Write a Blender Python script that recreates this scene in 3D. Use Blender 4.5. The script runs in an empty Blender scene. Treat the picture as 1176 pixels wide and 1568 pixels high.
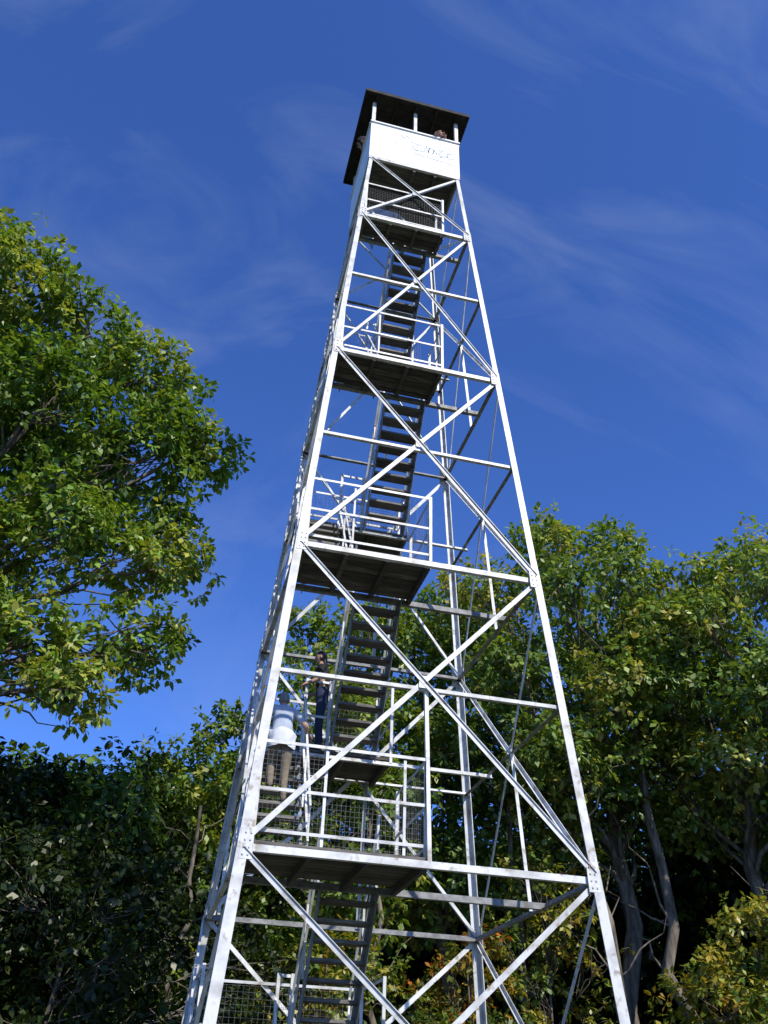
import bpy, math, random
import numpy as np
from mathutils import Vector, Matrix, Quaternion
rng=np.random.default_rng(7); random.seed(7)
scene=bpy.context.scene
COL=bpy.context.collection
G=4.2                       # height of first landing above the ground

# ------------------------------------------------------------------ helpers
def N(v):
    v=np.array(v,float); return v/(np.linalg.norm(v)+1e-12)
class MB:
    def __init__(s): s.v=[];s.f=[];s.m=[];s.t=[]
    def prism(s,prof,p0,p1,u,v,mi=0,tone=None):
        p0=np.array(p0,float);p1=np.array(p1,float);a=N(p1-p0)
        u=np.array(u,float);u=N(u-a*(u@a));v=np.array(v,float);v=N(v-a*(v@a)-u*(v@u))
        if np.cross(u,v)@a<0: prof=[(y,x) for x,y in prof];u,v=v,u
        b=len(s.v);n=len(prof)
        if tone is None: tone=random.random()
        for p in (p0,p1):
            for x,y in prof: s.v.append(tuple(p+u*x+v*y));s.t.append(tone)
        for i in range(n):
            j=(i+1)%n;s.f.append((b+i,b+j,b+n+j,b+n+i));s.m.append(mi)
        s.f.append(tuple(b+i for i in reversed(range(n))));s.m.append(mi)
        s.f.append(tuple(b+n+i for i in range(n)));s.m.append(mi)
    def lbar(s,p0,p1,u,v,w,w2=None,t=.009,mi=0):
        w2=w2 or w
        s.prism([(0,0),(w,0),(w,t),(t,t),(t,w2),(0,w2)],p0,p1,u,v,mi)
    def bar(s,p0,p1,u,v,w,h,mi=0,tone=None):
        s.prism([(-w/2,-h/2),(w/2,-h/2),(w/2,h/2),(-w/2,h/2)],p0,p1,u,v,mi,tone)
    def box(s,lo,hi,mi=0,tone=None):
        s.bar(((lo[0]+hi[0])/2,(lo[1]+hi[1])/2,lo[2]),((lo[0]+hi[0])/2,(lo[1]+hi[1])/2,hi[2]),(1,0,0),(0,1,0),hi[0]-lo[0],hi[1]-lo[1],mi,tone)
    def obj(s,name,mats,parent=None,smooth=False):
        me=bpy.data.meshes.new(name);me.from_pydata(s.v,[],s.f);me.update()
        me.polygons.foreach_set("material_index",s.m)
        at=me.attributes.new("tone",'FLOAT','POINT');at.data.foreach_set("value",s.t)
        for m in mats: me.materials.append(m)
        o=bpy.data.objects.new(name,me);COL.objects.link(o)
        if parent: o.parent=parent
        return o
def newmat(name):
    m=bpy.data.materials.new(name);m.use_nodes=True;nt=m.node_tree
    return m,nt,nt.nodes,nt.links,nt.nodes["Principled BSDF"]
def noise_mat(name,c1,c2,scale,rough=.7,lo=.35,hi=.65,tone=0.0,metal=0,spec=.4,bump=0,detail=6,stretch=None):
    m,nt,nd,ln,b=newmat(name)
    tc=nd.new("ShaderNodeTexCoord");nz=nd.new("ShaderNodeTexNoise");nz.inputs["Scale"].default_value=scale;nz.inputs["Detail"].default_value=detail
    if stretch:
        mp=nd.new("ShaderNodeMapping");mp.inputs["Scale"].default_value=stretch;ln.new(tc.outputs["Object"],mp.inputs[0]);ln.new(mp.outputs[0],nz.inputs[0])
    else: ln.new(tc.outputs["Object"],nz.inputs[0])
    r=nd.new("ShaderNodeValToRGB");r.color_ramp.elements[0].position=lo;r.color_ramp.elements[1].position=hi
    r.color_ramp.elements[0].color=(*c1,1);r.color_ramp.elements[1].color=(*c2,1);ln.new(nz.outputs[0],r.inputs[0])
    out=r.outputs[0]
    if tone:
        a=nd.new("ShaderNodeAttribute");a.attribute_name="tone"
        mr=nd.new("ShaderNodeMapRange");mr.inputs[3].default_value=1-tone;mr.inputs[4].default_value=1+tone*.3;ln.new(a.outputs["Fac"],mr.inputs[0])
        mx=nd.new("ShaderNodeVectorMath");mx.operation='SCALE';ln.new(out,mx.inputs[0]);ln.new(mr.outputs[0],mx.inputs["Scale"]);out=mx.outputs[0]
    ln.new(out,b.inputs["Base Color"]);b.inputs["Roughness"].default_value=rough;b.inputs["Metallic"].default_value=metal
    b.inputs["Specular IOR Level"].default_value=spec
    if bump:
        bp=nd.new("ShaderNodeBump");bp.inputs["Strength"].default_value=bump;bp.inputs["Distance"].default_value=.02;ln.new(nz.outputs[0],bp.inputs["Height"]);ln.new(bp.outputs[0],b.inputs["Normal"])
    return m

def paint_mat():
    m,nt,nd,ln,b=newmat("weathered_white_paint")
    tc=nd.new("ShaderNodeTexCoord")
    n1=nd.new("ShaderNodeTexNoise");n1.inputs["Scale"].default_value=4;n1.inputs["Detail"].default_value=9;ln.new(tc.outputs["Object"],n1.inputs[0])
    r1=nd.new("ShaderNodeValToRGB");r1.color_ramp.elements[0].position=.32;r1.color_ramp.elements[1].position=.56
    r1.color_ramp.elements[0].color=(.47,.455,.41,1);r1.color_ramp.elements[1].color=(.78,.78,.75,1);ln.new(n1.outputs[0],r1.inputs[0])
    n2=nd.new("ShaderNodeTexNoise");n2.inputs["Scale"].default_value=9;n2.inputs["Detail"].default_value=9;ln.new(tc.outputs["Object"],n2.inputs[0])
    r2=nd.new("ShaderNodeValToRGB");r2.color_ramp.elements[0].position=.58;r2.color_ramp.elements[1].position=.69;r2.color_ramp.elements[1].color=(.85,.85,.85,1);ln.new(n2.outputs[0],r2.inputs[0])
    mx=nd.new("ShaderNodeMix");mx.data_type='RGBA';ln.new(r2.outputs[0],mx.inputs[0]);ln.new(r1.outputs[0],mx.inputs[6]);mx.inputs[7].default_value=(.33,.26,.19,1)
    a=nd.new("ShaderNodeAttribute");a.attribute_name="tone"
    mr=nd.new("ShaderNodeMapRange");mr.inputs[3].default_value=.76;mr.inputs[4].default_value=1.02;ln.new(a.outputs["Fac"],mr.inputs[0])
    sc=nd.new("ShaderNodeVectorMath");sc.operation='SCALE';ln.new(mx.outputs[2],sc.inputs[0]);ln.new(mr.outputs[0],sc.inputs["Scale"])
    ln.new(sc.outputs[0],b.inputs["Base Color"]);b.inputs["Roughness"].default_value=.45
    return m
WHITE=paint_mat()
SHADED_STEEL=noise_mat("shaded_weathered_steel",(.15,.15,.14),(.31,.31,.29),9,.6)  # white-painted steel greyed: shade put into the colour of inner and rear members
WOOD=noise_mat("weathered_planks",(.07,.062,.053),(.18,.16,.135),4,.85,tone=.5,bump=.3,stretch=(1,9,9))
TREAD=noise_mat("weathered_treads",(.12,.11,.095),(.26,.24,.215),5,.85,tone=.4,bump=.3,stretch=(1,9,9))
ROOF=noise_mat("dark_roof",(.02,.019,.016),(.05,.045,.036),6,.85,tone=.2)
WIRE=noise_mat("wire_mesh_steel",(.10,.10,.10),(.2,.2,.19),20,.6)

# ------------------------------------------------------------------ tower
K=.0718;WC=1.067
Z=[-4.2,0.,4.3224,8.7164,13.1555,15.4824]
def w(z): return WC+(Z[5]-z)*K
FACES={'front':((1,0,0),(0,-1,0)),'right':((0,1,0),(1,0,0)),'back':((-1,0,0),(0,1,0)),'left':((0,-1,0),(-1,0,0))}
def fp(face,s,z,off=0.):
    e,n=map(np.array,FACES[face]);return e*s+n*(w(z)+off)+np.array((0,0,z+G))
tower=bpy.data.objects.new("fire_lookout_tower",None);COL.objects.link(tower)
legs=MB()
for sx in (-1,1):
    for sy in (-1,1):
        lv=[-4.2,0,4.32,8.72,13.16,15.46]
        for i in range(5):
            z0,z1=lv[i],lv[i+1]
            wd=(.128,.115,.105,.095,.082)[i]
            lap=.0 if i==4 else .10
            o=.0035*(4-i)
            p0=(sx*(w(z0)+o),sy*(w(z0)+o),z0+G);p1=(sx*(w(z1+lap)+o),sy*(w(z1+lap)+o),z1+lap+G)
            legs.lbar(p0,p1,(-sx,0,0),(0,-sy,0),wd,t=.0125)
legs.obj("legs",[WHITE],tower)
foot=MB()
for sx in (-1,1):
    for sy in (-1,1):
        c=w(-4.2)*1.0
        foot.box((sx*c-.35,sy*c-.35,-.3),(sx*c+.35,sy*c+.35,.12))
foot.obj("footings",[noise_mat("concrete",(.25,.24,.22),(.4,.39,.37),8,.9)],tower)

br=MB()
def brace(face,s0,z0,s1,z1,off,sgn,wd=.065,w2=.045):
    p0=fp(face,s0,z0,off);p1=fp(face,s1,z1,off);n=np.array(FACES[face][1],float)
    u=np.cross(n,p1-p0);br.lbar(p0-N(u)*wd/2,p1-N(u)*wd/2,u,n*sgn,wd,w2,t=.008)
for fc in FACES:
    for i in range(5):
        z0,z1=Z[i]+.0,Z[i+1]
        a,b=w(z0)-.06,w(z1)-.05
        wd=.066 if i<3 else .052
        zz0=z0+.04;zz1=z1-.06
        if i==0: zz0=z0+.25;a=w(zz0)-.05
        brace(fc,-a,zz0,b,zz1,-.016,-1,wd)
        brace(fc,a,zz0,-b,zz1,.004,1,wd,.03)
        tt=a/(a+b);zc=zz0+(zz1-zz0)*tt
        q=fp(fc,0,zc-.09,.0045);q2=fp(fc,0,zc+.09,.0045);e=np.array(FACES[fc][0],float);n=np.array(FACES[fc][1],float)
        br.prism([(-.06,0),(.06,0),(.06,-.006),(-.06,-.006)],q,q2,e,n)
        if 0<=i<4:
            zm=(z0+z1)/2+(.04 if i else 0);c=w(zm)-.02
            p0=fp(fc,-c,zm,-.03);p1=fp(fc,c,zm,-.03)
            br.lbar(p0,p1,(0,0,1),-n,.05,.06,t=.008,mi=1 if fc=='right' else 0)  # right-face horizontal coloured darker in place of shade
    for i in range(1,5):
        z=Z[i];c=w(z)-.012
        n=np.array(FACES[fc][1],float);p0=fp(fc,-c,z-.07,-.028);p1=fp(fc,c,z-.07,-.028)
        br.lbar(p0,p1,(0,0,1),-n,.08,.07,t=.009,mi=1 if fc in('right','back') else 0)  # right and back horizontals take the grey that stands in for shade
        for s in (-1,1):
            e=np.array(FACES[fc][0],float)
            q=fp(fc,s*(w(z)-.012),z-.17,.011);q2=fp(fc,s*(w(z)-.012),z+.17,.011)
            br.prism([(0,0),(.15,0),(.15,.006),(0,.006)],q,q2,-s*e,n)
            for dz in (-.12,-.04,.04,.12):
                for ds in (.05,.11):
                    qb=fp(fc,s*(w(z+dz)-.012-ds),z+dz,.017)
                    br.bar(qb,qb+n*.012,e,(0,0,1),.018,.018,tone=.2)
    for i in (1,2,3):
        zm=(Z[i]+Z[i+1])/2+.04
        if fc=='front' and i!=1: continue
        n=np.array(FACES[fc][1],float);e=np.array(FACES[fc][0],float)
        s=.03 if fc=='front' else 0.2 if fc=='left' else -.2
        p0=fp(fc,s,Z[i]-.02,-.045);p1=fp(fc,s,zm,-.045)
        br.lbar(p0,p1,e,-n,.05,.05,t=.007)
br.obj("cross_braces",[WHITE,SHADED_STEEL],tower)

# landings ---------------------------------------------------------
X1={1:.07,2:.20,3:.52,4:.67}
plank=MB();beam=MB();rail=MB();mesh=MB();stair=MB()
def deck(x0,x1,y0,y1,z):
    zz=z+G;y=y0
    while y<y1-.04:
        d=min(.145,y1-y);j=random.uniform(-.02,.02)
        plank.box((x0-j*.3,y,zz+random.uniform(-.004,.004)),(x1+j,y+d-.012,zz+.042),tone=random.random());y+=.145
    for k in range(4):
        x=x0+.06+(x1-x0-.12)*k/3
        beam.box((x-.03,y0+.02,zz-.105),(x+.03,y1-.02,zz-.006))
def rails(pts,z,hs=(.20,.68,1.25),post=True,wd=.038,ht=None):
    for h in hs:
        for a,b in zip(pts[:-1],pts[1:]):
            rail.bar((a[0],a[1],z+h+G),(b[0],b[1],z+h+G),(0,0,1),np.cross((b[0]-a[0],b[1]-a[1],0),(0,0,1)),wd,.012 if wd>.03 else wd)
    if post:
        for a in pts:
            rail.lbar((a[0]-.02,a[1]-.02,z+G-.02),(a[0]-.02,a[1]-.02,z+hs[-1]+.03+G),(1,0,0),(0,1,0),.045,.045,t=.007)
def wire(p0,p1,z0,z1,sp=.06,r=.0026):
    p0=np.array(p0,float);p1=np.array(p1,float);L=np.linalg.norm(p1[:2]-p0[:2])
    n=int(L/sp);nn=np.cross(N(p1-p0),(0,0,1))
    for i in range(n+1):
        q=p0+(p1-p0)*i/n;mesh.bar(q+(0,0,z0+G),q+(0,0,z1+G),nn,np.cross(nn,(0,0,1)),r,r)
    m=int((z1-z0)/sp)
    for i in range(m+1):
        h=z0+(z1-z0)*i/m;mesh.bar(p0+(0,0,h+G)+nn*r,p1+(0,0,h+G)+nn*r,nn,(0,0,1),r,r)
for i in (1,2,3,4):
    z=Z[i];W_=w(z)-.07;x1=X1[i];yb=-.62
    deck(-W_+.02,x1,-W_+.02,yb,z+.02)
    wr=w(z)-.02
    beam.lbar((-wr,yb+.0,z-.075+G),(wr,yb+.0,z-.075+G),(0,1,0),(0,0,1),.075,.08,t=.009,mi=2)
    fr=-(w(z+.7)-.09)
    rails([(-(w(z+.7)-.10),fr),(x1-.02,fr)],z)
    rails([(x1-.02,fr+.06),(x1-.02,yb+.02)],z)
    rails([(-(w(z+.7)-.11),fr+.06),(-(w(z+.7)-.11),yb),(-(w(z+.7)-.13),w(z+.7)-.2)],z,hs=(.68,1.22),wd=.032)
    if i==1:
        for q in (.40,.86):
            xx=-(w(z)-.1)+(x1+w(z)-.1)*q
            rail.bar((xx,fr+.02,z+G),(xx,fr+.02,z+1.22+G),(1,0,0),(0,1,0),.035,.008)
    elif i<4:
        xx=-(w(z)-.1)+(x1+w(z)-.1)*.38
        rail.bar((xx,fr+.02,z+G),(xx,fr+.02,z+1.22+G),(1,0,0),(0,1,0),.03,.008)
    if i in(1,4): wire((-(w(z+.6)-.14),fr+.05,0),(x1-.08,fr+.05,0),z+.05,z+(.70 if i==1 else 1.2),.055)
    if i==1: wire((-(w(z+.6)-.14),fr+.06,0),(-1.2,fr+.06,0),z+.70,z+1.22,.055)
    wire((x1-.05,fr+.1,0),(x1-.05,yb,0),z+.05,z+1.2,.08)
MID=[-2.1,2.20,6.52,10.90]
BX={0:(-.95,-.2),1:(-.72,.02),2:(-.36,.40),3:(-.30,.42)}
AX={0:(-1.95,-1.2),1:(-1.92,-1.17),2:(-1.55,-.85),3:(-1.22,-.55)}
YM=.82
def flight(x0,x1,y0,z0,y1,z1):
    d=np.array((0,y1-y0,z1-z0));nrm=N(np.cross(d,(1,0,0)))
    if nrm[2]<0:nrm=-nrm
    for x,s in ((x0,1),(x1,-1)):
        stair.lbar((x,y0,z0+G-.02),(x,y1,z1+G-.02),nrm*-1,(s,0,0),.18,.05,t=.008,mi=0)
    n=round((z1-z0)/.215)
    for k in range(1,n):
        f=k/n;y=y0+(y1-y0)*f;z=z0+(z1-z0)*f+G
        stair.box((x0+.01,y-.11,z-.03),(x1-.01,y+.11,z+.012),mi=1,tone=random.random())
    for x in (x0-.012,x1+.012):
        for h in (.45,.9):
            rail.bar((x,y0,z0+G+h),(x,y1,z1+G+h),(1,0,0),nrm,.032,.025)
        for f in (0.03,.5,.97):
            y=y0+(y1-y0)*f;z=z0+(z1-z0)*f
            rail.bar((x,y,z+G),(x,y,z+G+.9),(1,0,0),(0,1,0),.03,.012)
for i,zm in enumerate(MID):
    wm=w(zm)-.07
    xr=max(BX[i][1]+.12,.3)
    deck(-wm+.02,xr,YM,wm-.02,zm+.02)
    wr=w(zm)-.02
    beam.lbar((-wr,YM,zm-.075+G),(wr,YM,zm-.075+G),(0,-1,0),(0,0,1),.06,.07,t=.009,mi=1)
    bk=w(zm+.7)-.1
    rails([(-bk,YM),(-bk,bk),(xr,bk),(xr,YM)],zm)
    wire((-bk+.04,bk-.04,0),(xr-.04,bk-.04,0),zm+.05,zm+1.2,.08)
    wire((-bk+.04,YM,0),(-bk+.04,bk-.1,0),zm+.05,zm+1.2,.08)
    rails([(AX[i][1]+.03,YM),(BX[i][0]-.03,YM)],zm,hs=(.6,1.2))
    if i in(2,3): wire((BX[i][0]-.35,YM-.02,0),(BX[i][1]+.3,YM-.02,0),zm-.0,zm+.9,.055)
    flight(*AX[i],-.62,(Z[i]+.04) if i else -4.18,YM,zm+.04)
    flight(*BX[i],YM,zm+.04,-.58,Z[i+1]+.04)
flight(-.75,-.05,-.55,Z[4]+.04,.75,Z[5])
plank.obj("landing_planks",[WOOD],tower)
beam.obj("landing_beams",[WOOD,WHITE,SHADED_STEEL],tower)
rail.obj("railings",[WHITE],tower)
mesh.obj("wire_mesh_guards",[WIRE],tower)
stair.obj("stair_flights",[SHADED_STEEL,TREAD],tower)

# cab ---------------------------------------------------------------
def wall_mat():
    m,nt,nd,ln,b=newmat("cab_wall_paint")
    tc=nd.new("ShaderNodeTexCoord")
    n2=nd.new("ShaderNodeTexNoise");n2.inputs["Scale"].default_value=3;ln.new(tc.outputs["Object"],n2.inputs[0])
    r1=nd.new("ShaderNodeValToRGB");r1.color_ramp.elements[0].position=.3;r1.color_ramp.elements[0].color=(.74,.74,.73,1);r1.color_ramp.elements[1].position=.5;r1.color_ramp.elements[1].color=(.86,.86,.85,1);ln.new(n2.outputs[0],r1.inputs[0])
    ln.new(r1.outputs[0],b.inputs["Base Color"]);b.inputs["Roughness"].default_value=.5;return m
CABW=wall_mat()
cw=MB();h=1.085;z0=15.50+G;z1=16.86+G;t=.03
cw.box((-h,-h,z0),(h,-h+t,z1),0,.9)
cw.box((-h,h-t,z0),(h,h,z1),0,.9)
cw.box((-h,-h+t+.002,z0),(-h+t,h-t-.002,z1),0,.9)
cw.box((h-t,-h+t+.002,z0),(h,h-t-.002,z1),0,.9)
for s in (-1,1):
    cw.box((-h-.02,s*(h)-.035,z1),(h+.02,s*(h)+.035,z1+.04),0)
    cw.box((s*h-.035,-h+.04,z1+.001),(s*h+.035,h-.04,z1+.038),0)
cw.obj("cab_walls",[CABW],tower)
gf=MB();rg=random.Random(5)
def stroke(pts):
    for a,b in zip(pts[:-1],pts[1:]):
        gf.bar((a[0],-h-.004,a[1]+G),(b[0],-h-.004,b[1]+G),(0,1,0),(b[1]-a[1],0,a[0]-b[0]),.004,.024)
x=-.02
while x<.95:
    zc=16.30-.05*x;ph=rg.uniform(0,6);hgt=rg.uniform(.09,.17);wd_=rg.uniform(.06,.11)
    k=rg.choice((0,1,2))
    if k==0: stroke([(x+wd_*math.cos(q*.7+ph),zc+hgt*math.sin(q*.7+ph)) for q in range(8)])
    elif k==1: stroke([(x-wd_,zc-hgt),(x-wd_*.2,zc+hgt),(x+wd_*.4,zc-hgt*.6),(x+wd_,zc+hgt*.9)])
    else: stroke([(x-wd_,zc+hgt),(x+wd_,zc+hgt*.8),(x-wd_*.6,zc-hgt*.1),(x+wd_*.8,zc-hgt),(x-wd_*.8,zc-hgt*.9)])
    x+=wd_*1.55
stroke([(-.5,16.33),(-.42,16.20)])
stroke([(-.05,16.02),(.3,15.98),(.7,15.96),(1.0,15.9)])
stroke([(-.35,16.62),(-.28,16.55),(-.2,16.66),(-.14,16.55)])
gf.obj("spray_paint_scrawl",[noise_mat("faded_spray_paint",(.42,.46,.50),(.74,.76,.78),9,.6)],tower)
cp=MB();zt=17.76+G
for x in (-1,0,1):
    for y in (-1,0,1):
        if x==0 and y==0: continue
        r=.042 if (x and y) else .038
        cp.box((x*(h-.05)-r,y*(h-.05)-r,z1+.04),(x*(h-.05)+r,y*(h-.05)+r,zt))
cp.obj("cab_posts",[WHITE],tower)
rf=MB();R0=1.295
for k in range(18):
    y=-R0+k*2*R0/18
    rf.box((-R0,y+.003,zt+.09),(R0,y+2*R0/18-.003,zt+.115))
for s in (-1,1):
    rf.box((-R0-.015,s*R0-.02,zt+.02),(R0+.015,s*R0+.02,zt+.125))
    rf.box((s*R0-.018,-R0+.021,zt+.021),(s*R0+.018,R0-.021,zt+.124))
for k in range(5):
    x=-1.0+k*.5;rf.box((x-.025,-R0+.03,zt+.005),(x+.025,R0-.03,zt+.088))
b=len(rf.v)
zz=zt+.13
for p in ((-R0,-R0,zz),(R0,-R0,zz),(R0,R0,zz),(-R0,R0,zz),(0,0,zz+.35)): rf.v.append(p);rf.t.append(.5)
for q in ((0,1,4),(1,2,4),(2,3,4),(3,0,4),(3,2,1,0)): rf.f.append(tuple(b+i for i in q));rf.m.append(0)
rf.obj("cab_roof",[ROOF],tower)
cf=MB();y=-h+.03
while y<h-.06:
    d=.14
    if y>.15 and y<.95:
        cf.box((-h+.03,y,15.46+G),(-.8,min(y+d-.01,h-.03),15.495+G));cf.box((.0,y,15.46+G),(h-.03,min(y+d-.01,h-.03),15.495+G))
    else: cf.box((-h+.03,y,15.46+G),(h-.03,min(y+d-.01,h-.03),15.495+G))
    y+=d
for k in range(5):
    x=-1.0+k*.5
    if k in(1,): continue
    cf.box((x-.03,-h+.04,15.34+G),(x+.03,h-.04,15.455+G))
cf.obj("cab_floor",[WOOD],tower)
ct=MB()
for s in (-1,1):
    ct.lbar((-h,s*h,15.42+G),(h,s*h,15.42+G),(0,0,1),(0,-s,0),.07,.06,t=.009)
    ct.lbar((s*(h+.0),-h+.01,15.421+G),(s*(h+.0),h-.01,15.421+G),(0,0,1),(-s,0,0),.068,.06,t=.009)
ct.obj("cab_floor_frame",[WHITE],tower)

# ------------------------------------------------------------------ people
def flat(name,c,rough=.8,var=.25,scale=18):
    return noise_mat(name,tuple(x*(1-var) for x in c),c,scale,rough)
SKIN=flat("skin",(.45,.27,.19),.55,.12);HAIRG=flat("grey_hair",(.26,.24,.22),.7);HAIRD=flat("dark_hair",(.02,.015,.012),.5)
SHIRT=flat("grey_blue_shirt",(.42,.47,.55),.85,.18,7);KHAKI=flat("khaki_cloth",(.24,.19,.13),.9);SHOE=flat("shoes",(.05,.045,.04),.6)
DARK=flat("black_top",(.012,.012,.014),.8);JEAN=flat("blue_jeans",(.03,.045,.09),.85);RED=flat("red_shirt",(.45,.07,.05),.8);WT=flat("white_cloth",(.72,.74,.78),.85,.15,7)
EYE=flat("eye_dark",(.02,.015,.01),.3);LIP=flat("lips",(.35,.12,.1),.5)
def tube_skin(name,J,E,mats,matof,parent,root='pelvis',lv=2):
    names=list(J);idx={n:i for i,n in enumerate(names)}
    me=bpy.data.meshes.new(name);me.from_pydata([J[n][0] for n in names],[(idx[a],idx[b]) for a,b in E],[])
    o=bpy.data.objects.new(name,me);COL.objects.link(o)
    sk=o.modifiers.new("s",'SKIN');sk.use_smooth_shade=True
    for n in names:
        r=J[n][1];d=me.skin_vertices[0].data[idx[n]];d.radius=r if isinstance(r,tuple) else (r,r);d.use_root=(n==root)
    ss=o.modifiers.new("u",'SUBSURF');ss.levels=lv;ss.render_levels=lv
    dg=bpy.context.evaluated_depsgraph_get();ev=o.evaluated_get(dg);m2=bpy.data.meshes.new_from_object(ev)
    bpy.data.objects.remove(o)
    for m in mats:m2.materials.append(m)
    n=len(m2.polygons);c=np.empty(n*3);m2.polygons.foreach_get("center",c);c=c.reshape(-1,3)
    best=np.full(n,9.);mi=np.zeros(n,dtype=np.int32)
    for a,b in E:
        A=np.array(J[a][0]);ab=np.array(J[b][0])-A;tt=np.clip((c-A)@ab/(ab@ab),0,1)
        dd=np.linalg.norm(c-A-tt[:,None]*ab,axis=1);k=dd<best;best[k]=dd[k];mi[k]=matof(a,b)
        if b in('elL','elR'):          # short sleeves end above the elbow
            q=k&(tt>.72);mi[q]=0
    m2.polygons.foreach_set("material_index",mi);m2.polygons.foreach_set("use_smooth",np.ones(n,dtype=bool))
    ob=bpy.data.objects.new(name,m2);COL.objects.link(ob);ob.parent=parent;return ob
def head(parent,c,yaw,tilt,hair,longhair=False,sc=1.0):
    import bmesh
    bm=bmesh.new()
    def sph(loc,s,mi,u=20,v=14,rot=None):
        M=Matrix.Translation(loc)@(rot or Matrix())@Matrix.Diagonal((*s,1))
        r=bmesh.ops.create_uvsphere(bm,u_segments=u,v_segments=v,radius=1,matrix=M)
        fs=set(f for vv in r['verts'] for f in vv.link_faces)
        for f in fs:f.material_index=mi;f.smooth=True
        return r['verts']
    vs=sph((0,0,0),(.076,.094,.115),0,24,18)
    for v in vs:
        if v.co.z<0:
            k=1+v.co.z/.115*.32;v.co.x*=k
            if v.co.y<0:v.co.y*=1+v.co.z/.115*.30
            else: v.co.y+=(-v.co.z)*.12
        if v.co.y>.075 and abs(v.co.z)<.03:v.co.y-=.004
    sph((0,.098,-.012),(.012,.020,.020),0,10,8)
    sph((0,.096,.004),(.008,.012,.022),0,10,8)
    for s in(-1,1):
        sph((s*.031,.083,.018),(.013,.009,.008),2,10,8);sph((s*.077,-.005,-.005),(.010,.020,.031),0,10,8)
        sph((s*.031,.088,.036),(.020,.006,.004),1,10,6)
    sph((0,.083,-.052),(.024,.010,.007),3,10,8)
    hv=sph((0,-.010,.018),(.083,.097,.112),1,24,18)
    kill=[v for v in hv if (v.co.y>.055 and v.co.z<.085) or (v.co.z<-.045 and not longhair) or (v.co.y>.015 and v.co.z<.03)]
    bmesh.ops.delete(bm,geom=kill,context='VERTS')
    if longhair:
        sph((0,-.06,-.09),(.070,.045,.13),1)
    me=bpy.data.meshes.new("head");bm.to_mesh(me);bm.free()
    for m in(SKIN,hair,EYE,LIP):me.materials.append(m)
    o=bpy.data.objects.new("head",me);COL.objects.link(o);o.parent=parent
    o.location=c;o.rotation_euler=(tilt,0,yaw);o.scale=(sc,)*3;return o
def hand_joints(J,E,side,wrist,d,up,curl=.6):
    d=N(d);up=N(np.array(up)-d*(np.array(up)@d));sd=np.cross(d,up)*(1 if side=='L' else -1)
    wv=np.array(wrist);pal=wv+d*.05
    J['palm'+side]=(tuple(pal),(.036,.022));E.append(('wrist'+side,'palm'+side))
    for k,(off,ln) in enumerate(((-.027,.072),(-.009,.080),(.009,.075),(.026,.060))):
        b=pal+sd*off+d*.035
        d1=N(d-up*curl*.5);d2=N(d-up*curl*1.6)
        q=b+d1*ln*.5;r=q+d2*ln*.5
        n='f%d%s'%(k,side)
        J[n+'a']=(tuple(b),.0095);J[n+'b']=(tuple(q),.0085);J[n+'c']=(tuple(r),.007)
        E+=[('palm'+side,n+'a'),(n+'a',n+'b'),(n+'b',n+'c')]
    b=wv+d*.03-sd*.035;q=b+N(d*.6-sd*.6-up*.4)*.035;r=q+N(d-up*.6)*.03
    J['t'+side+'a']=(tuple(b),.012);J['t'+side+'b']=(tuple(q),.010);J['t'+side+'c']=(tuple(r),.008)
    E+=[('palm'+side,'t'+side+'a'),('t'+side+'a','t'+side+'b'),('t'+side+'b','t'+side+'c')]
def person(name,loc,yaw,pose,hair,longhair,top,bottom,sleeve_long=False,shorts=False,scale=1.,headyaw=0,headtilt=0,girth=1.):
    root=bpy.data.objects.new(name,None);COL.objects.link(root);root.location=loc;root.rotation_euler=(0,0,yaw);root.scale=(scale,)*3
    g=girth
    J={'pelvis':((0,0,.95),(.165*g,.125*g)),'waist':((0,.01,1.10),(.150*g,.115*g)),'chest':((0,.03,1.30),(.165*g,.12*g)),
       'uchest':((0,.03,1.42),(.12,.09)),'neck':((0,.04,1.51),(.055,.055)),'skull':((0,.055,1.60),(.055,.06)),
       'shL':((-.18,.03,1.42),.065),'shR':((.18,.03,1.42),.065),
       'hipL':((-.09,0,.90),.098*g),'hipR':((.09,0,.90),.098*g)}
    J.update({k:((tuple(v[0])),v[1]) for k,v in pose.items()})
    E=[('pelvis','waist'),('waist','chest'),('chest','uchest'),('uchest','neck'),('neck','skull'),('uchest','shL'),('uchest','shR'),
       ('shL','elL'),('elL','wristL'),('shR','elR'),('elR','wristR'),('pelvis','hipL'),('pelvis','hipR'),
       ('hipL','knL'),('knL','anL'),('anL','toeL'),('hipR','knR'),('knR','anR'),('anR','toeR')]
    for s in 'LR':
        d=np.array(J['wrist'+s][0])-np.array(J['el'+s][0])
        hand_joints(J,E,s,J['wrist'+s][0],d,(0,0,1) if abs(N(d)[2])<.8 else ((-1 if s=='L' else 1),0,0))
    mats=[SKIN,top,bottom,SHOE]
    def mo(a,b):
        ab=a+b
        if 'skull' in ab: return 0
        if a in('uchest','chest','waist') or b=='waist': return 1
        if b in('elL','elR'): return 1
        if b in('wristL','wristR'): return 1 if sleeve_long else 0
        if a=='pelvis' or b in('knL','knR'): return 2
        if b in('anL','anR'): return 0 if shorts else 2
        if 'toe' in b: return 3
        return 0
    tube_skin("body",J,E,mats,mo,root)
    c=np.array(J['skull'][0])+np.array((0,.02,.05));head(root,tuple(c),headyaw,headtilt,hair,longhair)
    return root
def leg_pose(kL,aL,kR,aR):
    return {'knL':(kL,.066),'anL':(aL,.045),'toeL':((aL[0]-.01,aL[1]+.16,aL[2]-.045),.036),
            'knR':(kR,.066),'anR':(aR,.045),'toeR':((aR[0]+.01,aR[1]+.16,aR[2]-.045),.036)}
p=leg_pose((-.10,.17,.66),(-.10,.02,.29),(.10,.05,.50),(.10,-.05,.085))
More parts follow.
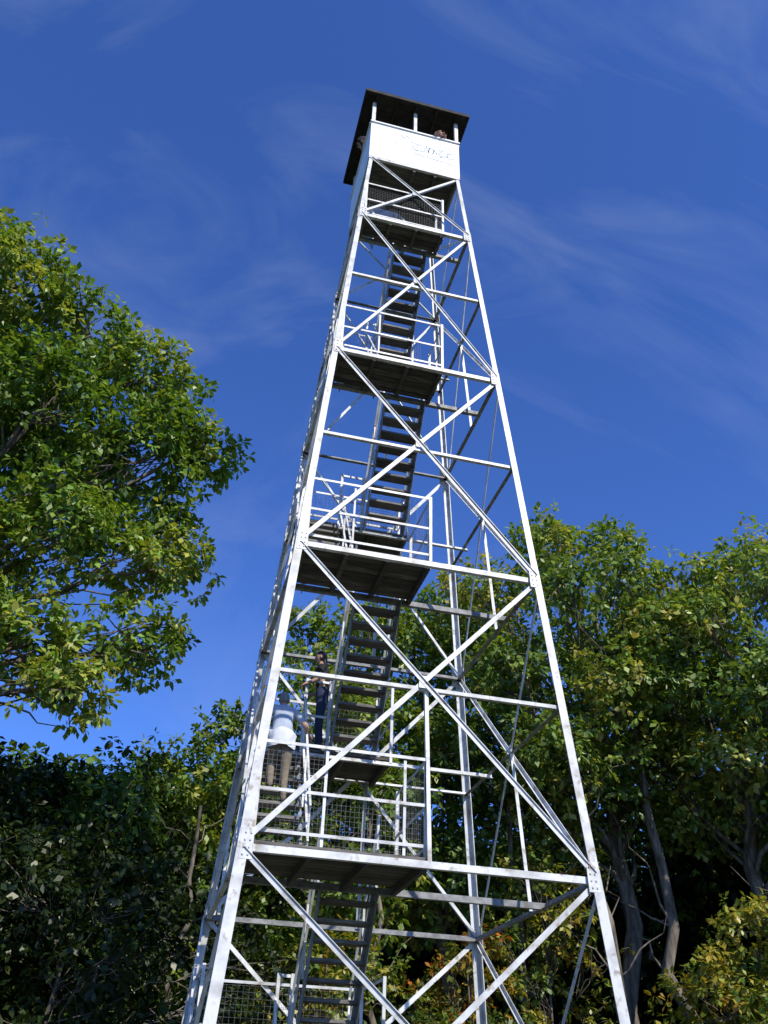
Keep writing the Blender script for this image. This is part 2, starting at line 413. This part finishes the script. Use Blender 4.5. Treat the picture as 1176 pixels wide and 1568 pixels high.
p.update({'elL':((-.36,.05,1.27),.046),'wristL':((-.37,.24,1.38),.034),'elR':((.35,-.02,1.20),.046),'wristR':((.42,.20,1.15),.034),
          'chest':((0,.07,1.30),(.185,.14)),'uchest':((0,.09,1.42),(.14,.11)),'neck':((0,.12,1.51),(.06,.06)),'skull':((0,.15,1.59),(.06,.065)),
          'shL':((-.20,.09,1.42),.072),'shR':((.20,.09,1.42),.072)})
man=person("man_climbing_stairs",(-1.545,.14,G+1.14),0,p,HAIRG,False,SHIRT,KHAKI,shorts=False,girth=1.12,headtilt=.1)
sw=MB();n=36
for k,(zz,ra,rb) in enumerate(((1.08,.19,.155),(1.03,.215,.18),(.96,.20,.17),(.88,.212,.178),(.82,.205,.17))):
    for i in range(n):
        a=2*math.pi*i/n;wv=1+.05*math.sin(a*6+k)+.02*math.sin(a*13)
        sw.v.append((ra*wv*math.cos(a),rb*wv*math.sin(a),zz+(.10 if math.sin(a)>.3 and k>2 else 0)+.02*math.sin(3*a)));sw.t.append(.5)
for k in range(4):
    for i in range(n): sw.f.append((k*n+i,k*n+(i+1)%n,(k+1)*n+(i+1)%n,(k+1)*n+i));sw.m.append(0)
so=sw.obj("tied_sweater",[WT],man)
for q in so.data.polygons:q.use_smooth=True
p=leg_pose((-.09,.02,.50),(-.10,-.02,.085),(.09,.05,.50),(.10,.02,.085))
p.update({'elL':((-.27,.04,1.16),.042),'wristL':((-.28,.24,1.06),.03),'elR':((.26,.02,1.17),.042),'wristR':((.25,.24,1.08),.03)})
woman=person("woman_on_landing",(-.84,.98,G+2.265),1.3,p,HAIRD,True,DARK,JEAN,scale=1.0,girth=1.05,headtilt=-.1)
def leaning():
    q=leg_pose((-.09,.02,.50),(-.10,-.02,.085),(.09,.05,.50),(.10,.02,.085))
    q.update({'elL':((-.27,.14,1.37),.042),'wristL':((-.13,.33,1.475),.03),'elR':((.27,.14,1.37),.042),'wristR':((.13,.33,1.475),.03),
      'chest':((0,.07,1.30),(.165,.12)),'uchest':((0,.13,1.43),(.12,.09)),'shL':((-.17,.13,1.45),.062),'shR':((.17,.13,1.45),.062),
      'neck':((0,.20,1.52),(.052,.052)),'skull':((0,.27,1.58),(.055,.06))});return q
person("cab_visitor",(.60,-.80,15.50+G),math.pi,leaning(),HAIRD,False,RED,JEAN,scale=.97,headtilt=-.1)
person("cab_visitor",(-.84,-.45,15.50+G),math.pi*.5,leaning(),HAIRD,True,RED,JEAN,scale=.98)

# ------------------------------------------------------------------ trees
def leaf_mat(name,trans=.30):
    m,nt,nd,ln,b=newmat(name);nd.remove(b)
    a=nd.new("ShaderNodeAttribute");a.attribute_name="leafcol"
    df=nd.new("ShaderNodeBsdfDiffuse");ln.new(a.outputs["Color"],df.inputs[0])
    gl=nd.new("ShaderNodeBsdfGlossy");gl.inputs["Roughness"].default_value=.42;gl.inputs[0].default_value=(.95,.95,.8,1)
    m1=nd.new("ShaderNodeMixShader");m1.inputs[0].default_value=.05;ln.new(df.outputs[0],m1.inputs[1]);ln.new(gl.outputs[0],m1.inputs[2])
    tr=nd.new("ShaderNodeBsdfTranslucent")
    mc=nd.new("ShaderNodeMix");mc.data_type='RGBA';mc.blend_type='MULTIPLY';mc.inputs[0].default_value=1;ln.new(a.outputs["Color"],mc.inputs[6]);mc.inputs[7].default_value=(1.8,1.7,.6,1);ln.new(mc.outputs[2],tr.inputs[0])
    mx=nd.new("ShaderNodeMixShader");mx.inputs[0].default_value=trans;ln.new(m1.outputs[0],mx.inputs[1]);ln.new(tr.outputs[0],mx.inputs[2])
    ln.new(mx.outputs[0],nd["Material Output"].inputs[0]);return m
LEAF=leaf_mat("leaves")
BARK=noise_mat("bark",(.075,.062,.046),(.25,.21,.165),7,.95,bump=.6,stretch=(1,1,.25),spec=.1)
def unit(n):
    v=rng.normal(size=(n,3));return v/np.linalg.norm(v,axis=1,keepdims=True)
def nrm(v): return v/(np.linalg.norm(v,axis=1,keepdims=True)+1e-9)
def tube(path,rad,ns=6):
    path=np.array(path,float);n=len(path)
    T=np.empty_like(path);T[1:-1]=path[2:]-path[:-2];T[0]=path[1]-path[0];T[-1]=path[-1]-path[-2];T=nrm(T)
    ref=np.tile(np.array((0,0,1.)),(n,1));ref[np.abs(T[:,2])>.9]=(1,0,0)
    u=nrm(np.cross(T,ref));v=np.cross(T,u);t=2*np.pi*np.arange(ns)/ns
    V=path[:,None]+(u[:,None]*np.cos(t)[None,:,None]+v[:,None]*np.sin(t)[None,:,None])*np.array(rad)[:,None,None]
    k=np.arange(ns);F=[]
    for i in range(n-1): F.append(np.stack([i*ns+k,i*ns+(k+1)%ns,(i+1)*ns+(k+1)%ns,(i+1)*ns+k],1))
    return V.reshape(-1,3),np.concatenate(F)
def curve(p0,p1,n,wob,sag=0):
    p0=np.array(p0,float);p1=np.array(p1,float);t=np.linspace(0,1,n)[:,None]
    P=p0+(p1-p0)*t;L=np.linalg.norm(p1-p0)
    off=rng.normal(size=(n,3))*wob*L;off[0]=0;off[-1]=0
    P=P+off;P[:,2]+=sag*L*np.sin(np.pi*t[:,0]);return P
def make_tree(name,base,lobes,trunk_top,tr,leafsize,dens,cols,kspray=8,twigs=9,spread=.24,shell=.5,gap=-.12,fmin=.42):
    V=[];F=[];nv=0
    def addt(P,R,ns):
        nonlocal nv
        v,f=tube(P,R,ns);V.append(v);F.append(f+nv);nv+=len(v)
    base=np.array(base,float);top=np.array(trunk_top,float)
    TP=curve(base,top,9,.010);TR=np.linspace(tr,tr*.3,9);TR[0]*=1.3
    addt(TP,TR,9)
    tips=[];outs=[];lob=[]
    for li,(c,r) in enumerate(lobes):
        c=np.array(c,float);r=np.array(r,float)
        f=np.clip((c[2]-base[2])/(top[2]-base[2])*.72,fmin,.97);k=f*8;i=int(k);s=TP[i]+(TP[min(i+1,8)]-TP[i])*(k-i)
        lr=tr*.34*(1-.5*f)
        P=curve(s,c,7,.03,.05);addt(P,np.linspace(lr,lr*.35,7),6)
        n=int(dens*(r[0]*r[1]+r[1]*r[2]+r[0]*r[2])/3)
        u=unit(n);u[:,2]=np.where((u[:,2]<-.5)&(rng.random(n)<.6),u[:,2]*-.6,u[:,2]);u=nrm(u)
        rad=shell+(1.12-shell)*rng.random(n)**.75
        ph=rng.random(3)*6.28
        lump=1+.20*np.sin(u[:,0]*5+ph[0])*np.sin(u[:,1]*5+ph[1])+.15*np.sin(u[:,2]*7+ph[2])+.10*np.sin(u[:,0]*13+ph[1])
        p=c+u*r*(rad*lump)[:,None]
        g=np.sin(p[:,0]*2.9+ph[0])*np.sin(p[:,1]*2.5+ph[1])*np.sin(p[:,2]*3.1+ph[2])+.5*np.sin(p[:,0]*6.1+ph[1])*np.sin(p[:,2]*5.7+ph[0])
        keep=g>gap-.22*rng.random(n);p=p[keep];u=u[keep]
        tips.append(p);outs.append(u);lob.append(np.full(len(p),rng.random()))
        m=min(len(p),twigs)
        for j in rng.choice(len(p),m,replace=False):
            q=curve(P[rng.integers(3,7)],p[j],5,.05,.03);addt(q,np.linspace(lr*.22+.008,.006,5),4)
    BV=np.concatenate(V);BF=np.concatenate(F);nb=len(BV)
    tips=np.concatenate(tips);outs=np.concatenate(outs);lob=np.concatenate(lob);n=len(tips)
    T=np.repeat(tips,kspray,0);O=np.repeat(outs,kspray,0);m=len(T)
    d=nrm(O*.4+unit(m)*1.0+np.array((0,0,-.15)))
    bp=T+d*rng.random((m,1))*spread*.5+np.repeat(unit(n)*spread*.3,kspray,0)
    L=leafsize*(.65+.7*rng.random((m,1)))
    ax=nrm(d+np.array((0,0,-.40))+unit(m)*.25)
    up=nrm(np.array((0,0,.8))+O*.6+unit(m)*.55)
    sd=nrm(np.cross(ax,up));nn=nrm(np.cross(sd,ax))
    W=L*(.24+.10*rng.random((m,1)))
    LV=np.empty((m,4,3));LV[:,0]=bp;LV[:,1]=bp+ax*L*.55+sd*W+nn*L*.08;LV[:,2]=bp+ax*L;LV[:,3]=bp+ax*L*.55-sd*W+nn*L*.08
    C=np.array([c for c,_ in cols]);wt=np.array([x for _,x in cols]);wt=wt/wt.sum();cum=np.cumsum(wt)
    key=.5*lob+.5*rng.random(n);key=(np.argsort(np.argsort(key)))/n
    ci=np.minimum(np.searchsorted(cum,key),len(C)-1);tc=C[ci]
    lc=np.repeat(tc,kspray,0)*(.65+.7*rng.random((m,1)))
    lc[:,0]*=(.85+.35*rng.random(m))
    col=np.ones((nb+m*4,4));col[:nb,:3]=.1;col[nb:,:3]=np.repeat(lc,4,0)
    AV=np.concatenate([BV,LV.reshape(-1,3)]);LF=(np.arange(m*4).reshape(-1,4)+nb)
    AF=np.concatenate([BF,LF])
    me=bpy.data.meshes.new(name);me.vertices.add(len(AV));me.vertices.foreach_set("co",AV.astype(np.float32).ravel())
    me.loops.add(AF.size);me.loops.foreach_set("vertex_index",AF.astype(np.int32).ravel())
    me.polygons.add(len(AF));me.polygons.foreach_set("loop_start",np.arange(0,AF.size,4,dtype=np.int32))
    mi=np.ones(len(AF),dtype=np.int32);mi[:len(BF)]=0
    me.materials.append(BARK);me.materials.append(LEAF)
    me.polygons.foreach_set("material_index",mi)
    me.update(calc_edges=True)
    a=me.color_attributes.new("leafcol",'FLOAT_COLOR','POINT');a.data.foreach_set("color",col.astype(np.float32).ravel())
    o=bpy.data.objects.new(name,me);COL.objects.link(o);print(name,m);return m
def crown(cx,cy,zlo,zhi,R,n,lr=.36,seed=0):
    r=np.random.default_rng(seed);L=[]
    H=(zhi-zlo)/2;zc=(zhi+zlo)/2
    for i in range(n):
        k=(i+.5)/n;ph=i*2.39996+seed;zz=1-2*k
        rr=math.sqrt(1-zz*zz)
        q=.66+.20*r.random()
        rad=R*lr*(.65+.6*r.random())
        L.append(((cx+rr*math.cos(ph)*R*q,cy+rr*math.sin(ph)*R*q,zc+zz*(H-rad*.75)*.98+r.uniform(-.3,.3)),(rad,rad,rad*.85)))
    L.append(((cx,cy,zc),(R*.35,R*.35,H*.35)))
    return L
def sc(cols,k): return [(tuple(x*k for x in c),w_) for c,w_ in cols]
GREEN=sc([((.038,.075,.014),3),((.06,.105,.018),4),((.085,.13,.022),3),((.13,.16,.03),1)],1.8)
GREENL=sc([((.045,.085,.012),3),((.075,.125,.018),4),((.11,.16,.025),3),((.17,.19,.035),1.2)],1.8)
GREENR=sc([((.048,.08,.016),3),((.068,.105,.020),4),((.098,.135,.024),3),((.16,.155,.035),1.2)],2.15)
YEL=sc([((.06,.10,.015),3),((.13,.16,.02),3),((.22,.20,.025),2),((.26,.17,.02),.4)],1.4)
ORA=[((.06,.10,.015),3),((.14,.16,.02),3),((.30,.20,.02),1.5),((.34,.12,.015),.7)]
DRK_SHADE=[((.016,.032,.007),3),((.026,.045,.009),3),((.045,.065,.013),1)]  # understory leaf greens darkened in place of cast shade
LL=[((-8.8,3.8,18.1),1.55),((-6.9,4.4,17.7),1.2),((-5.35,4.6,16.7),1.15),((-7.35,4.2,14.9),1.7),((-5.1,4.7,14.2),1.35),((-3.5,4.8,14.9),.8),
    ((-4.4,4.6,15.5),.75),((-6.3,4.5,11.9),1.4),((-4.1,4.9,11.6),1.05),((-6.2,4.6,9.3),1.15),((-4.2,4.9,9.7),.9),((-4.4,5.6,13.0),.95),
    ((-9.6,5.5,16.3),2.1),((-10.5,4.2,13.5),2.2),((-8.6,6.8,16.6),1.7),((-7.0,7.0,14.5),1.5),((-8.4,5.0,11.0),1.5),((-12.5,5.5,15.5),2.4),((-12.0,6.5,11.5),2.2),((-10.8,7.5,18.0),2.0),
    ((-9.0,3.6,8.6),1.4),((-11.5,2.5,17.3),2.0),((-5.2,4.3,8.3),.8)]
make_tree("oak_tree",(-10.8,5.6,0),[(c,(r,r,r*.9)) for c,r in LL],(-9.4,5.2,17),.42,.18,345,GREENL,kspray=8,twigs=16,spread=.24,gap=-.02)
make_tree("maple_tree",(9.3,10.2,0),crown(8.6,10.2,7.8,18.7,4.4,28,.29,seed=3),(9.0,10.2,16.5),.30,.20,190,GREENR,twigs=10,gap=-.06)
make_tree("maple_tree",(11.6,8.3,0),crown(12.6,7.4,7.2,16.8,4.3,28,.29,seed=5),(12.2,7.8,15),.28,.20,190,GREENR,twigs=10,gap=-.06)
make_tree("maple_tree",(16.4,5.0,0),crown(16.6,4.8,5,15.6,4.2,20,seed=8),(16.5,5,14),.30,.23,115,GREEN,twigs=8)
make_tree("maple_tree",(5.6,13.6,0),crown(5.2,14.2,6,17.4,4.2,24,.31,seed=11),(5.4,14,15),.26,.21,180,GREENR,twigs=9)
make_tree("young_maple_tree",(1.1,11.8,0),crown(1.3,11.6,4.0,15.6,2.6,18,.42,seed=13),(1.2,11.7,13.5),.15,.18,200,YEL[:2]+GREENL,twigs=9)
make_tree("maple_tree",(-1.4,14.2,0),crown(-1.6,13.8,2.5,12.1,2.7,16,.42,seed=17),(-1.5,14,10),.14,.20,170,GREENL+YEL[:2],twigs=8)
make_tree("maple_tree",(-4.9,11.9,0),crown(-4.7,11.7,2,9.8,3.0,16,.42,seed=19),(-4.8,11.8,8),.14,.20,165,DRK_SHADE+GREEN[:2],twigs=8)
make_tree("maple_tree",(-8.3,10.9,0),crown(-8.0,11.2,1.5,9.6,3.2,16,.42,seed=23),(-8,11,8),.16,.21,150,DRK_SHADE,twigs=8)
make_tree("birch_sapling",(7.6,3.0,0),crown(7.8,2.6,1.5,5.3,1.8,12,.42,seed=29),(7.7,2.8,4.5),.05,.13,330,YEL,twigs=9,spread=.18)
make_tree("birch_sapling",(4.2,7.8,0),crown(3.8,7.6,1.5,5.4,1.4,12,.42,seed=31),(3.9,7.7,4.6),.05,.14,220,ORA,twigs=9,spread=.18)
make_tree("birch_sapling",(.9,8.6,0),crown(1.0,8.8,1.5,5.6,1.8,12,.42,seed=37),(1,8.7,4.6),.05,.14,200,YEL,twigs=9,spread=.18)
make_tree("birch_sapling",(6.9,10.0,0),crown(6.9,9.9,3.2,8.0,1.8,12,.42,seed=39),(6.9,10,7),.05,.16,140,YEL,twigs=9,spread=.18)
make_tree("undergrowth",(-4.5,6.0,0),crown(-4.4,6.2,1.0,6.4,2.2,14,.42,seed=41)+crown(-1.4,8.2,1,6.0,1.8,9,.42,seed=43),(-4.3,6.1,5),.06,.16,180,DRK_SHADE,twigs=8)
make_tree("undergrowth",(-7.4,6.6,0),crown(-7.4,6.8,.8,7.0,2.4,14,.42,seed=47),(-7.4,6.7,5),.06,.17,160,DRK_SHADE,twigs=8)
make_tree("undergrowth",(11.0,4.5,0),crown(11.4,4.4,.8,5.6,2.4,14,.42,seed=53),(11.1,4.5,4.5),.06,.17,170,DRK_SHADE+GREEN[:1],twigs=8)
DL=[]
r2=np.random.default_rng(99)
for k in range(40):
    az=math.radians(-34+k*2.5+r2.uniform(-1,1));D=r2.uniform(32,48)
    x=-3+D*math.sin(az);y=-12.2+D*math.cos(az);H=1.66+D*r2.uniform(.20,.31)
    for q in range(4): DL.append(((x+r2.uniform(-2,2),y+r2.uniform(-2,2),H*(.15+.24*q)),(2.9,2.9,2.4)))
make_tree("distant_trees",(14,34,0),DL,(14,34,12),.3,.40,40,DRK_SHADE+DRK_SHADE+GREEN[:2],kspray=9,twigs=0,spread=.5,shell=.3,gap=-.4)

def bole(b,t,r0):
    P=curve(b,t,10,.014);V,F=tube(P,np.linspace(r0,r0*.5,10),10);nv=len(V);V=[V];F=[F]
    for k in range(7):
        i=4+k%5;a=rng.uniform(0,6.28);L=rng.uniform(1.0,2.4)
        q=P[i]+np.array((math.cos(a)*L,math.sin(a)*L,rng.uniform(.6,1.8)))
        v,f=tube(curve(P[i],q,6,.06,.06),np.linspace(r0*.2,.008,6),5);V.append(v);F.append(f+nv);nv+=len(v)
    me=bpy.data.meshes.new("tree_trunk");me.from_pydata(np.concatenate(V).tolist(),[],np.concatenate(F).tolist());me.materials.append(BARK)
    for p_ in me.polygons:p_.use_smooth=True
    o=bpy.data.objects.new("tree_trunk",me);COL.objects.link(o)
for b,t,r0 in (((8.3,8.0,0),(7.1,8.4,10.5),.16),((9.8,8.4,0),(9.3,8.6,11),.19),((2.6,10.5,0),(2.4,10.8,9),.11),((-2.4,9.6,0),(-2.2,9.8,8),.09),((12.6,6.6,0),(12.4,6.8,10),.13),((6.6,11,0),(6.5,11.2,10),.12)):
    bole(b,t,r0)

g=MB();S=600
g.v=[(-S,-S,0),(S,-S,0),(S,S,0),(-S,S,0)];g.t=[.5]*4;g.f=[(0,1,2,3)];g.m=[0]
g.obj("ground",[noise_mat("grass_and_leaf_litter",(.03,.05,.015),(.09,.08,.04),3,.95)])

# ------------------------------------------------------------------ camera
C=np.array((-3.0297,-12.2398,-2.5364+G));yaw,pit,rol=.2306,.6196,.0391
F_=np.array((math.sin(yaw)*math.cos(pit),math.cos(yaw)*math.cos(pit),math.sin(pit)));r0=np.array((math.cos(yaw),-math.sin(yaw),0));u0=np.cross(r0,F_)
Rr=math.cos(rol)*r0+math.sin(rol)*u0;Uu=-math.sin(rol)*r0+math.cos(rol)*u0
cam=bpy.data.cameras.new("camera");co=bpy.data.objects.new("camera",cam);COL.objects.link(co)
M=Matrix(((Rr[0],Uu[0],-F_[0],C[0]),(Rr[1],Uu[1],-F_[1],C[1]),(Rr[2],Uu[2],-F_[2],C[2]),(0,0,0,1)));co.matrix_world=M
cam.sensor_fit='VERTICAL';cam.sensor_height=36;cam.lens=1322.67/1568*36;cam.clip_end=3000
scene.camera=co
# ------------------------------------------------------------------ light
sd=Vector((.34,-.84,.80)).normalized()
sun=bpy.data.lights.new("sun",'SUN');sun.energy=5.0;sun.angle=math.radians(.5);sun.color=(1,.95,.86)
s_o=bpy.data.objects.new("sun",sun);COL.objects.link(s_o);s_o.rotation_euler=sd.to_track_quat('Z','Y').to_euler()
wd=bpy.data.worlds.new("World");scene.world=wd;wd.use_nodes=True;nt=wd.node_tree;nd=nt.nodes;ln=nt.links
bg=nd["Background"];sky=nd.new("ShaderNodeTexSky");sky.sky_type='NISHITA';sky.sun_disc=False
sky.sun_elevation=math.asin(sd.z);sky.sun_rotation=math.atan2(sd.x,sd.y)%(2*math.pi)
sky.altitude=300;sky.dust_density=.4;sky.ozone_density=3;sky.air_density=1
ml=nd.new("ShaderNodeMix");ml.data_type='RGBA';ml.blend_type='MULTIPLY';ml.inputs[0].default_value=1;ln.new(sky.outputs[0],ml.inputs[6]);ml.inputs[7].default_value=(.47,.74,1.36,1)
tc=nd.new("ShaderNodeTexCoord");mp=nd.new("ShaderNodeMapping");mp.inputs["Scale"].default_value=(1.3,3.8,1.5);mp.inputs["Rotation"].default_value=(.5,.4,.9)
ln.new(tc.outputs["Generated"],mp.inputs[0])
nz=nd.new("ShaderNodeTexNoise");nz.inputs["Scale"].default_value=1.9;nz.inputs["Detail"].default_value=10;nz.inputs["Roughness"].default_value=.58;nz.inputs["Distortion"].default_value=.9;ln.new(mp.outputs[0],nz.inputs[0])
cr=nd.new("ShaderNodeValToRGB");cr.color_ramp.elements[0].position=.48;cr.color_ramp.elements[1].position=.9;cr.color_ramp.elements[1].color=(.26,.26,.26,1);ln.new(nz.outputs[0],cr.inputs[0])
mx=nd.new("ShaderNodeMix");mx.data_type='RGBA';ln.new(cr.outputs[0],mx.inputs[0]);ln.new(ml.outputs[2],mx.inputs[6]);mx.inputs[7].default_value=(3.6,4.2,5.6,1)
ln.new(mx.outputs[2],bg.inputs[0]);bg.inputs[1].default_value=.15
scene.view_settings.view_transform='Standard';scene.view_settings.look='None';scene.view_settings.exposure=0
